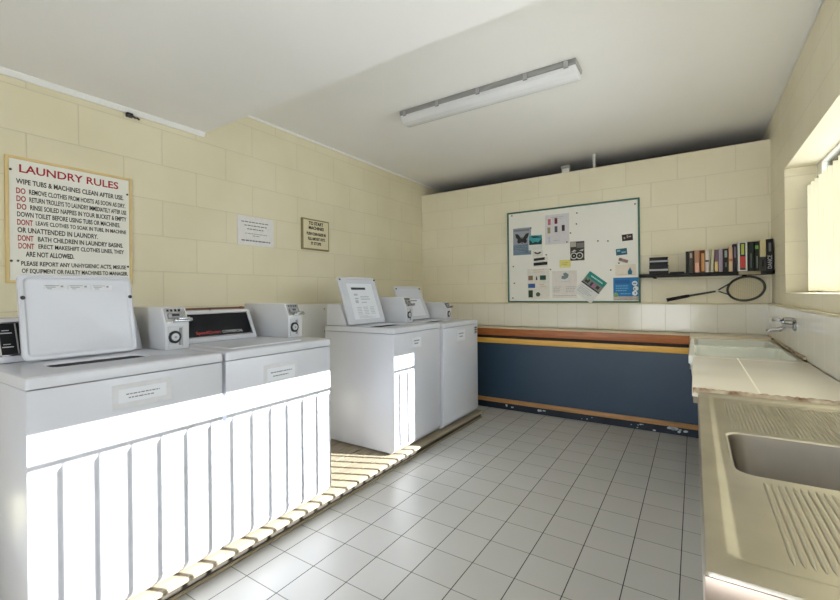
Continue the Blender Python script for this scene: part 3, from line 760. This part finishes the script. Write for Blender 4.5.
# wall tap
t = thing('wall_tap', 'chrome wall tap with lever over the white laundry tub', 'tap', (XR-.03, 3.42, 1.03))
MB().lathe([(.035, 0), (.035, .006), (.028, .014), (.016, .018)], 20, Matrix.Rotation(-PI/2, 4, 'Y')).build('wall_flange', M['chrome'], t)
MB().tube([(-.01, 0, 0), (-.05, 0, 0), (-.066, 0, 0)], [.017, .017, .022], 14).build('valve_body', M['chrome'], t)
MB().tube([(-.045, 0, -.004), (-.06, .0, -.02), (-.09, 0, -.03), (-.12, 0, -.03), (-.135, 0, -.045)], [.015, .015, .014, .013, .0145], 14).build('spout', M['chrome'], t)
MB().tube([(-.06, 0, .01), (-.06, 0, .034)], [.012, .011], 12).build('spindle', M['chrome'], t)
MB().tube([(-.105, .03, .036), (-.06, 0, .04), (-.015, -.03, .036)], [.0115, .014, .0115], 10).tube([(-.09, -.035, .036), (-.06, 0, .04), (-.03, .035, .036)], [.0115, .014, .0115], 10).build('cross_handle', M['chrome'], t)
# ------------------------------------------------------------------ notice board and papers
BX0, BX1, BZ0, BZ1 = -1.79, -.438, 1.1415, 2.166
t = thing('notice_board', 'white notice board in a thin dark green frame on the back wall', 'notice board', (BX0, YB-.001, BZ0))
bw, bh = BX1-BX0, BZ1-BZ0
MB().box(.014, bw-.014, -.018, 0, .014, bh-.014).build('board', M['board_white'], t, smooth=False)
b = MB(); f = .017
b.box(0, f, -.026, 0, 0, bh, .003); b.box(bw-f, bw, -.026, 0, 0, bh, .003); b.box(f, bw-f, -.026, 0, 0, f, .003); b.box(f, bw-f, -.026, 0, bh-f, bh, .003)
b.build('frame', M['board_green'], t)
YP = YB-.0195
class Paper:
    def __init__(s, name, label, cat, x0, x1, z0, z1, rgb, lay=0, rot=0, group=None):
        s.w, s.h = x1-x0, z1-z0
        y = YP-.0008*lay
        s.t = thing(name, label, cat, (x0, y, z0), group=group, rot=(0, rot, 0))
        s.sheet = MB().box(0, s.w, -.0006, 0, 0, s.h).build('sheet', flat(rgb), s.t, smooth=False)
    def patch(s, name, rgb, *rects):
        q = MB()
        for (a, b_, c, d) in rects: q.box(s.w*a, s.w*b_, -.0009, -.0006, s.h*c, s.h*d)
        return q.build(name, flat(rgb), s.t, smooth=False)
    def poly(s, name, rgb, *polys, d=.0009):
        q = MB()
        for p in polys: q.prism([(s.w*a, s.h*c) for a, c in p], 'y', -d, -d+.0003)
        return q.build(name, flat(rgb), s.t, smooth=False)
    def disc(s, name, rgb, cx, cz, r, d=.0009, n=20, st=1):
        q = MB().prism([(s.w*cx+r*st*math.cos(2*PI*k/n), s.h*cz+r*math.sin(2*PI*k/n)) for k in range(n)], 'y', -d, -d+.0003)
        return q.build(name, flat(rgb), s.t, smooth=False)
    def lines(s, name, rgb, rows, h=.004):
        q = MB()
        for (a, b_, z, hh) in words([(a, b_, z, h) for a, b_, z in rows]): q.box(s.w*a, s.w*b_, -.0009, -.0006, s.h*z, s.h*z+hh)
        return q.build(name, flat(rgb), s.t, smooth=False)
p = Paper('butterfly_poster', 'grey-blue poster with a dark butterfly pinned at upper left of the board', 'poster', -1.722, -1.514, 1.676, 1.979, (158, 164, 176))
p.patch('lower_panel', (120, 142, 164), (0, 1, 0, .38)); p.patch('heading', (128, 130, 138), (.06, .9, .88, .95))
wing = [(.5, .55), (.42, .66), (.28, .78), (.12, .8), (.16, .66), (.26, .58), (.22, .5), (.3, .43), (.42, .45), (.48, .5)]
p.poly('butterfly', (50, 46, 48), wing, [(1-a, c) for a, c in wing][::-1], [(.47, .42), (.53, .42), (.53, .66), (.47, .66)])
p.lines('poster_print', (180, 194, 208), [(.1, .9, .3), (.1, .85, .24), (.1, .88, .18), (.1, .7, .12)], .006)
p = Paper('teal_postcard', 'small teal landscape postcard beside the butterfly poster', 'postcard', -1.543, -1.391, 1.722, 1.887, (222, 224, 220), 1)
p.patch('picture', (72, 168, 178), (.04, .98, .36, .98)); p.poly('tree_line', (24, 70, 76), [(.04, .36), (.98, .36), (.98, .8), (.85, .62), (.7, .5), (.5, .56), (.3, .48), (.15, .66), (.04, .7)], d=.0012)
p.patch('sky_band', (150, 214, 216), (.3, .8, .8, .92))
p = Paper('moustache_card', 'small white card with a dark moustache shape under the teal postcard', 'card', -1.5, -1.385, 1.648, 1.716, (226, 224, 216))
p.poly('moustache', (60, 62, 52), [(.1, .7), (.3, .75), (.5, .6), (.7, .75), (.9, .7), (.7, .45), (.5, .4), (.3, .45)])
p = Paper('barred_card', 'white card with two thick black bars on the left of the board', 'card', -1.492, -1.333, 1.535, 1.64, (226, 224, 216))
p.poly('black_bar', (26, 26, 32), [(.04, .62), (.8, .7), (.8, .98), (.04, .88)], [(.02, .12), (.98, .18), (.98, .5), (.02, .44)])
p.lines('card_print', (150, 150, 160), [(.1, .8, .5)], .005)
p = Paper('product_sheet', 'pale lilac sheet with five small product pictures at the top of the board', 'notice', -1.357, -1.103, 1.77, 2.092, (219, 215, 219))
for (nm, rgb, a, z) in (('pink_picture', (198, 110, 128), .12, .66), ('red_picture', (120, 36, 52), .4, .68), ('olive_picture', (150, 146, 104), .1, .38), ('grey_picture', (84, 82, 92), .4, .4), ('dark_picture', (62, 58, 66), .7, .42)):
    p.patch(nm, rgb, (a, a+.12, z, z+.2))
p.lines('sheet_print', (160, 168, 168), [(.25, .75, .9), (.3, .66, .84), (.35, .6, .12)], .005); p.patch('blue_strip', (186, 192, 212), (.14, .2, .06, .26))
p = Paper('sponsor_sheet', 'white sheet of small coloured logo blocks at the lower left of the board', 'notice', -1.56, -1.315, 1.185, 1.515, (228, 224, 214))
p.patch('brown_block', (140, 112, 92), (.04, .25, .62, .77)); p.patch('green_block', (30, 78, 62), (.57, .84, .62, .77)); p.patch('blue_block', (46, 92, 158), (.03, .35, .36, .5))
p.patch('dark_green_block', (34, 62, 38), (.04, .24, .04, .28)); p.disc('round_emblem', (70, 92, 72), .48, .14, .024)
p.lines('orange_print', (206, 160, 124), [(.25, .75, .95), (.3, .7, .88), (.55, .75, .46), (.6, .85, .4)], .005); p.poly('black_figure', (40, 40, 48), [(.38, .62), (.46, .62), (.44, .74), (.4, .74)])
p = Paper('yellow_note', 'torn yellow note in the middle of the board', 'note', -1.206, -1.091, 1.512, 1.596, (226, 218, 130))
p.poly('torn_edge', (236, 232, 186), [(0, 0), (.2, .08), (.5, .02), (.8, .1), (1, .0), (1, .2), (.6, .14), (.2, .2), (0, .14)]); p.lines('note_print', (176, 160, 70), [(.2, .8, .6), (.25, .7, .4)], .006)
p = Paper('emblem_sheet', 'white sheet with a grey emblem and a small table below the yellow note', 'notice', -1.287, -1.03, 1.19, 1.48, (228, 222, 216))
p.poly('emblem', (120, 140, 144), [(.38, .72), (.5, .68), (.64, .74), (.68, .86), (.56, .94), (.44, .9), (.5, .82), (.4, .82)])
p.lines('sheet_print', (170, 168, 170), [(.05, .38, .4), (.05, .3, .34), (.05, .34, .28), (.05, .3, .22)], .005); p.lines('table_print', (170, 168, 170), [(.56, .95, .4), (.56, .95, .34), (.56, .92, .28), (.56, .9, .22)], .005); p.lines('footer_print', (170, 168, 170), [(.05, .95, .08)], .005); p.patch('blue_rule', (186, 212, 218), (.35, .72, .6, .62))
p = Paper('bicycle_photo', 'black and white photo print in the centre of the board', 'photo', -1.095, -.952, 1.583, 1.783, (58, 56, 56))
p.patch('pale_band', (176, 170, 158), (.02, .42, .72, .98)); p.patch('grey_band', (120, 118, 114), (.46, .98, .66, .92)); 
for cx in (.26, .66):
    p.disc('wheel_rim', (206, 204, 198), cx, .25, .036); p.disc('wheel_hub', (40, 38, 38), cx, .25, .026, d=.0012); p.disc('wheel_center', (180, 178, 172), cx, .25, .008, d=.0015)
p.poly('bright_shapes', (200, 196, 190), [(.05, .45), (.3, .58), (.45, .5), (.3, .47)], [(.6, .5), (.95, .6), (.9, .48)])
p = Paper('dark_photo', 'small dark photo print near the right edge of the board, uppermost', 'photo', -.595, -.498, 1.751, 1.815, (44, 36, 36), rot=math.radians(-3))
p.patch('bright_shapes', (176, 160, 150), (.15, .3, .3, .6), (.45, .55, .4, .85), (.6, .85, .5, .7))
p = Paper('teal_photo', 'small teal and navy photo print below the dark photo', 'photo', -.65, -.55, 1.612, 1.676, (38, 96, 116), rot=math.radians(-4))
p.patch('pale_shapes', (130, 186, 196), (.1, .4, .55, .85), (.5, .9, .3, .5))
p = Paper('pink_photo', 'narrow tilted pinkish-brown photo print below the teal photo', 'photo', -.632, -.545, 1.562, 1.592, (150, 122, 112), rot=math.radians(20))
p.patch('dark_shapes', (92, 66, 62), (.05, .3, .4, .9))
p = Paper('raindrop_leaflet', 'white leaflet with a small teal drop above the blue poster', 'leaflet', -.66, -.475, 1.41, 1.52, (230, 220, 204))
p.poly('drop', (28, 108, 136), [(.62, .1), (.8, .1), (.82, .35), (.72, .75), (.6, .35)]); p.lines('leaflet_print', (190, 170, 150), [(.1, .9, .06)], .004)
p = Paper('blue_poster', 'bright blue poster with white shapes at the lower right of the board', 'poster', -.68, -.456, 1.162, 1.391, (28, 120, 184), 1)
p.patch('title_band', (20, 96, 160), (.08, .66, .74, .9)); p.patch('pale_strip', (228, 222, 214), (0, 1, 0, .19)); p.patch('red_strip', (176, 92, 74), (0, 1, .05, .09), (0, 1, .14, .17))
p.lines('poster_print', (120, 184, 220), [(.1, .6, .62), (.1, .6, .52), (.1, .55, .42)], .008); p.lines('footer_print', (120, 184, 220), [(.3, .7, .28)], .008)
for (a, z) in ((.86, .74), (.9, .52), (.86, .32)): p.disc('white_shape', (226, 232, 236), a, z, .024, d=.0012)
for (a, z) in ((.83, .74), (.9, .74), (.86, .5), (.88, .33)): p.disc('shape_outline', (60, 110, 150), a, z, .007, d=.0015)
p.disc('corner_shape', (150, 190, 130), .1, .25, .022, d=.0012)
# tilted leaflet overlapping the bottom of the frame
p = Paper('tilted_leaflet', 'crooked leaflet with a teal top and white text below, overhanging the frame bottom', 'leaflet', 0, .215, 0, .265, (226, 226, 224), 2)
p.t.location = (-1.059+.014, YB-.031, 1.252); 
# rotated about y: local +z tilts toward +x
p.t.rotation_euler = (0, math.radians(38), 0)
p.t.location = (-1.062, YB-.0300, 1.263)
p.patch('teal_band', (28, 140, 132), (.02, .98, .76, .99)); p.patch('picture', (126, 128, 124), (.02, .98, .52, .76)); p.patch('dark_rule', (36, 38, 44), (.0, 1, .47, .52))
q = MB()
for (a, b_, c, d) in ((.1, .3, .56, .72), (.4, .5, .54, .7), (.7, .85, .58, .7)): q.box(p.w*a, p.w*b_, -.0012, -.0009, p.h*c, p.h*d)
q.build('picture_shapes', flat((52, 48, 56)), p.t, smooth=False)
q = MB(); q.box(p.w*.5, p.w*.64, -.0013, -.001, p.h*.57, p.h*.66); q.build('pink_shape', flat((186, 96, 150)), p.t, smooth=False)
q = MB(); q.box(p.w*.12, p.w*.22, -.0013, -.001, p.h*.66, p.h*.74); q.build('green_shape', flat((96, 170, 96)), p.t, smooth=False)
p.lines('leaflet_print', (160, 166, 172), [(.1, .7, .38), (.1, .6, .3), (.1, .8, .24), (.1, .7, .18), (.1, .5, .12)], .005)
q = MB()
for (a, b_, z, h) in words([(.2, .85, .85, .012)]): q.box(p.w*a, p.w*b_, -.0012, -.0009, p.h*z, p.h*z+h)
q.build('title_print', flat((190, 226, 220)), p.t, smooth=False)
pins = [(-1.731, 2.127), (-1.729, 1.192), (-.477, 2.105), (-1.021, 2.079), (-1.027, 1.965), (-1.088, 1.876), (-.818, 1.771), (-.724, 1.763), (-.70, 1.47), (-.625, 1.535),
        (-1.512, 1.969), (-1.125, 1.784), (-1.345, 1.66), (-1.30, 1.5), (-1.72, 1.55), (-1.71, 1.36)]
pin0 = MB().lathe([(.0045, 0), (.0035, .003), (.0025, .006), (.006, .010), (.005, .012)], 10)
pin0.bm.transform(Matrix.Rotation(PI/2, 4, 'X'))
pin0 = pin0.build('push_pin', M['pin'])
for i, (x, z) in enumerate(pins):
    o = pin0 if i == 0 else pin0.copy()
    if i: col.objects.link(o)
    o.location = (x, YP-.0005-(.0008 if i in (8, 9, 10, 11) else 0), z); o.scale = (1.25, 1.25, 1.25)
    tag(o, 'small dark push pin in the white notice board', 'push pin', 'push pins in the notice board')

# ------------------------------------------------------------------ shelf, books, racket
t = thing('wall_shelf', 'narrow black shelf on the back wall holding the books', 'shelf', (-.44, 4.43, 1.383))
SL = .548+.44
MB().box(0, SL, 0, .168, 0, .03, .002).build('board', M['shelf_black'], t)
MB().box(SL-.235, SL-.09, -.004, -.0003, .0, .028, .001).build('facing_strip', M['shelf_pale'], t)
for x in (.12, SL-.2): MB().box(x, x+.02, .01, .168, -.012, 0, .002).build('bracket', M['shelf_black'], t)
ZSF = 1.4135
def book(x, w, h, rgb, label, bands=(), lean=0, d=.115, ylocal=0, name='book'):
    t = thing(name, label, 'book', (x, 4.436+ylocal, ZSF), group='books standing on the black shelf', rot=(0, lean, 0))
    b = MB()
    c = .0022
    b.prism([(0, .004), (.003, 0), (w-.003, 0), (w, .004), (w, d), (w-c, d), (w-c, .007), (c, .007), (c, d), (0, d)], 'z', 0, h)
    b.build('cover', flat(rgb, .75), t)
    MB().box(c+.0003, w-c-.0003, .0075, d-.003, .003, h-.003).build('pages', M['book_page'], t, smooth=False)
    for (nm, r2, z0, z1, a, b_) in bands:
        MB().box(w*a, w*b_, -.0008, -.0001, h*z0, h*z1).build(nm, flat(r2, .45), t, smooth=False)
    return t
U = lambda u: -.08+(u-683.5)*.00688
bk = [(686, 689.8, .19, (36, 36, 36), 'thin black-spined book, leftmost on the shelf', []),
      (689.9, 694, .192, (74, 72, 68), 'charcoal book with a pale patch near its top, second from left', [('spine_patch', (170, 150, 136), .68, .9, .15, .85)]),
      (694.1, 695.6, .194, (70, 30, 22), 'very thin dark red book beside the salmon-spined book', []),
      (695.7, 701, .194, (186, 140, 112), 'thick tan book with a salmon lower spine', [('spine_patch', (228, 172, 150), .03, .45, .08, .92)]),
      (701.2, 706.8, .194, (104, 52, 28), 'dark brown book with an orange spine panel', [('spine_patch', (202, 146, 82), .05, .86, .3, .9)]),
      (707, 711, .196, (226, 218, 206), 'white book with a black band across its spine', [('spine_band', (36, 36, 32), .46, .54, 0, 1), ('lower_patch', (226, 206, 206), .03, .44, .1, .9)]),
      (716.4, 720.6, .192, (118, 92, 104), 'purple-brown book with a yellow lower spine', [('spine_patch', (216, 190, 120), .03, .46, .1, .9)]),
      (720.8, 725.2, .196, (164, 152, 172), 'lilac-spined book left of the black one', []),
      (725.4, 730.6, .196, (26, 28, 28), 'black book with grey lettering patches, mid-shelf', [('spine_patch', (150, 158, 154), .62, .92, .3, .8), ('spine_patch', (120, 124, 122), .2, .4, .4, .7)]),
      (731, 735.2, .208, (214, 178, 146), 'peach-coloured book with an orange mark', [('spine_patch', (206, 112, 70), .42, .52, .1, .95), ('lower_patch', (206, 190, 150), .04, .38, .15, .85)]),
      (735.4, 739.4, .232, (44, 36, 52), 'dark purple book left of the white-framed one', [('spine_patch', (120, 108, 130), .5, .9, .3, .7)]),
      (740, 749.6, .247, (218, 222, 218), 'thick white book with black panel, lime and red blocks on its spine', [('spine_panel', (22, 20, 22), .04, .96, .22, .8)]),
      (750, 755.8, .243, (36, 44, 38), 'black-green hardback right of the white-framed book', [('spine_patch', (92, 96, 92), .1, .6, .4, .6)]),
      (756, 760.8, .243, (28, 36, 28), 'black book with a green emblem high on its spine', [('emblem', (120, 168, 70), .74, .86, .15, .85), ('spine_patch', (110, 116, 110), .08, .5, .4, .7)]),
      (761, 767.2, .252, (206, 194, 150), 'book with a cream upper and dark lower spine', [('lower_panel', (58, 56, 50), .0, .45, 0, 1), ('spine_patch', (120, 116, 104), .1, .4, .35, .65)]),
      (767.4, 773.6, .256, (20, 20, 24), 'black book with white lettering, rightmost on the shelf', [('spine_patch', (110, 106, 116), .6, .88, .35, .7)])]
for (u0, u1, h, rgb, lab, bands) in bk:
    t = book(U(u0), (u1-u0)*.00688-.0006, h, rgb, lab, bands)
    if 'white-framed' not in lab and 'lime' in lab:
        w_ = (u1-u0)*.00688-.0006
        MB().box(w_*.36, w_*.66, -.0015, -.0008, h*.56, h*.92).build('lime_block', flat((176, 186, 76)), t, smooth=False)
        MB().box(w_*.24, w_*.78, -.0015, -.0008, h*.1, h*.5).build('red_block', flat((196, 52, 44)), t, smooth=False)
    if 'rightmost' in lab:
        text('spine_lettering', 'DANCE', h*.42, .026, M['brand_white'], t, frame_mtx((.034, -.0002, h*.06), (0, 0, 1), (-1, 0, 0)))
book(U(711.9)+.001, .021, .198, (206, 204, 176), 'cream book leaning to the right between the white and purple-brown books', [], lean=math.radians(3.2))
def flat_book(x, w, z, h, rgb, label, d=.115, page=True):
    t = thing('stacked_book', label, 'book', (x, 4.437, z), group='black books lying in a stack on the shelf')
    b = MB(); c = .0022
    b.prism([(0, 0), (0, h), (d, h), (d, h-c), (.006, h-c), (.006, c), (d, c), (d, 0)], 'x', 0, w)
    b.build('cover', flat(rgb, .7), t)
    MB().box(.003, w-.003, .0065, d-.003, c+.0003, h-c-.0003).build('pages', M['book_page'], t, smooth=False)
    return t
z = ZSF
for (h, rgb, lab, dx, w_) in ((.026, (30, 28, 34), 'black book lying at the bottom of the small stack on the shelf', 0, .155), (.016, (188, 190, 194), 'pale-spined thin book lying just above the bottom of the stack', -.004, .16),
                              (.034, (34, 34, 38), 'thick black book lying under the middle of the stack', .002, .152), (.03, (22, 24, 28), 'black book lying third from the top of the stack', .004, .148),
                              (.014, (176, 178, 184), 'thin pale grey book lying under the topmost black one', 0, .15), (.03, (18, 18, 22), 'black book lying on top of the stack on the shelf', .003, .148)):
    flat_book(-.352+dx, w_, z, h, rgb, lab); z += h+.0004
t = thing('dark_magazine', 'dark magazine lying flat on the shelf between the stack and the books', 'magazine', (-.185, 4.437, ZSF))
MB().box(0, .11, 0, .13, 0, .012, .002).build('cover', flat((32, 30, 30)), t)
MB().box(.05, .085, .02, .07, .012, .0124).build('cover_picture', flat((160, 158, 150)), t, smooth=False)

# racket standing on the ledge against the wall
t = thing('squash_racket', 'dark squash racket lying on its edge on the ledge below the books', 'racket', (.372, 4.573, 1.2675), rot=(math.radians(-4), 0, 0))
ra, rb = .128, .103
q = MB()
oval = [(ra*math.cos(2*PI*k/40), 0, rb*math.sin(2*PI*k/40)+.012*math.cos(2*PI*k/40)) for k in range(40)]
q.tube(oval, .0095, 8, closed=True); q.build('hoop', M['racket'], t)
q = MB()
for k in range(-9, 10):
    x = k*ra/10; zz_ = rb*math.sqrt(1-(x/ra)**2)*.97
    q.tube([(x, 0, -zz_+.012*x/ra), (x, 0, zz_+.012*x/ra)], .0011, 4)
for k in range(-8, 9):
    z_ = k*rb/9; xx = ra*math.sqrt(1-(z_/rb)**2)*.97
    q.tube([(-xx, .0012, z_-.012*xx/ra), (xx, .0012, z_+.012*xx/ra)], .0011, 4)
q.build('strings', M['string'], t)
q = MB()
q.tube([(-.098, 0, .055), (-.15, 0, .02), (-.195, 0, -.012)], [.006, .0055, .006], 8)
q.tube([(-.118, 0, -.052), (-.155, 0, -.038), (-.195, 0, -.022)], [.006, .0055, .006], 8)
q.build('throat', M['racket'], t)
MB().tube([(-.188, 0, -.016), (-.215, 0, -.022)], [.0095, .0085], 10).build('collar', M['racket_white'], t)
MB().tube([(-.21, 0, -.021), (-.42, 0, -.062)], [.0085, .009], 10).build('shaft', M['racket'], t)
MB().tube([(-.41, 0, -.060), (-.43, 0, -.064), (-.575, 0, -.096), (-.59, 0, -.100)], [.011, .0145, .016, .019], 10).build('grip', M['grip'], t)

# ------------------------------------------------------------------ light, world, camera
sun = bpy.data.lights.new('sun', 'SUN'); sun.energy = 20; sun.angle = math.radians(.2); sun.color = (.97, .985, 1)
so = bpy.data.objects.new('sun', sun); col.objects.link(so)
d = Vector((1, KS, TS)).normalized()
so.rotation_euler = d.to_track_quat('Z', 'Y').to_euler(); so.location = d*12
wd = bpy.data.worlds.new('sky'); scn.world = wd; wd.use_nodes = True
nt = wd.node_tree; bg = nt.nodes['Background']
bg.inputs[0].default_value = (.86, .93, 1.0, 1); bg.inputs[1].default_value = 4.0

cam = bpy.data.cameras.new('camera'); co = bpy.data.objects.new('camera', cam); col.objects.link(co)
cam.sensor_fit = 'HORIZONTAL'; cam.sensor_width = 36; cam.lens = 419.2*36/840; cam.shift_y = -(300-293.92)/840
cam.clip_start = .02
yaw, ro = math.radians(33.21), math.radians(-.6)
F = Vector((-math.sin(yaw), math.cos(yaw), 0)); Rv = Vector((math.cos(yaw), math.sin(yaw), 0)); Uv = Vector((0, 0, 1))
xr = Rv*math.cos(ro)+Uv*math.sin(ro); up = -Rv*math.sin(ro)+Uv*math.cos(ro)
mm = Matrix((xr, up, -F)).transposed().to_4x4(); mm.translation = (0, 0, 1.25)
co.matrix_world = mm
scn.camera = co
scn.view_settings.view_transform = 'Standard'; scn.view_settings.look = 'None'
scn.view_settings.exposure = 0.52; scn.view_settings.gamma = 1; scn.view_settings.use_curve_mapping = False
scn.cycles.max_bounces = 10; scn.cycles.diffuse_bounces = 6; scn.cycles.transparent_max_bounces = 12
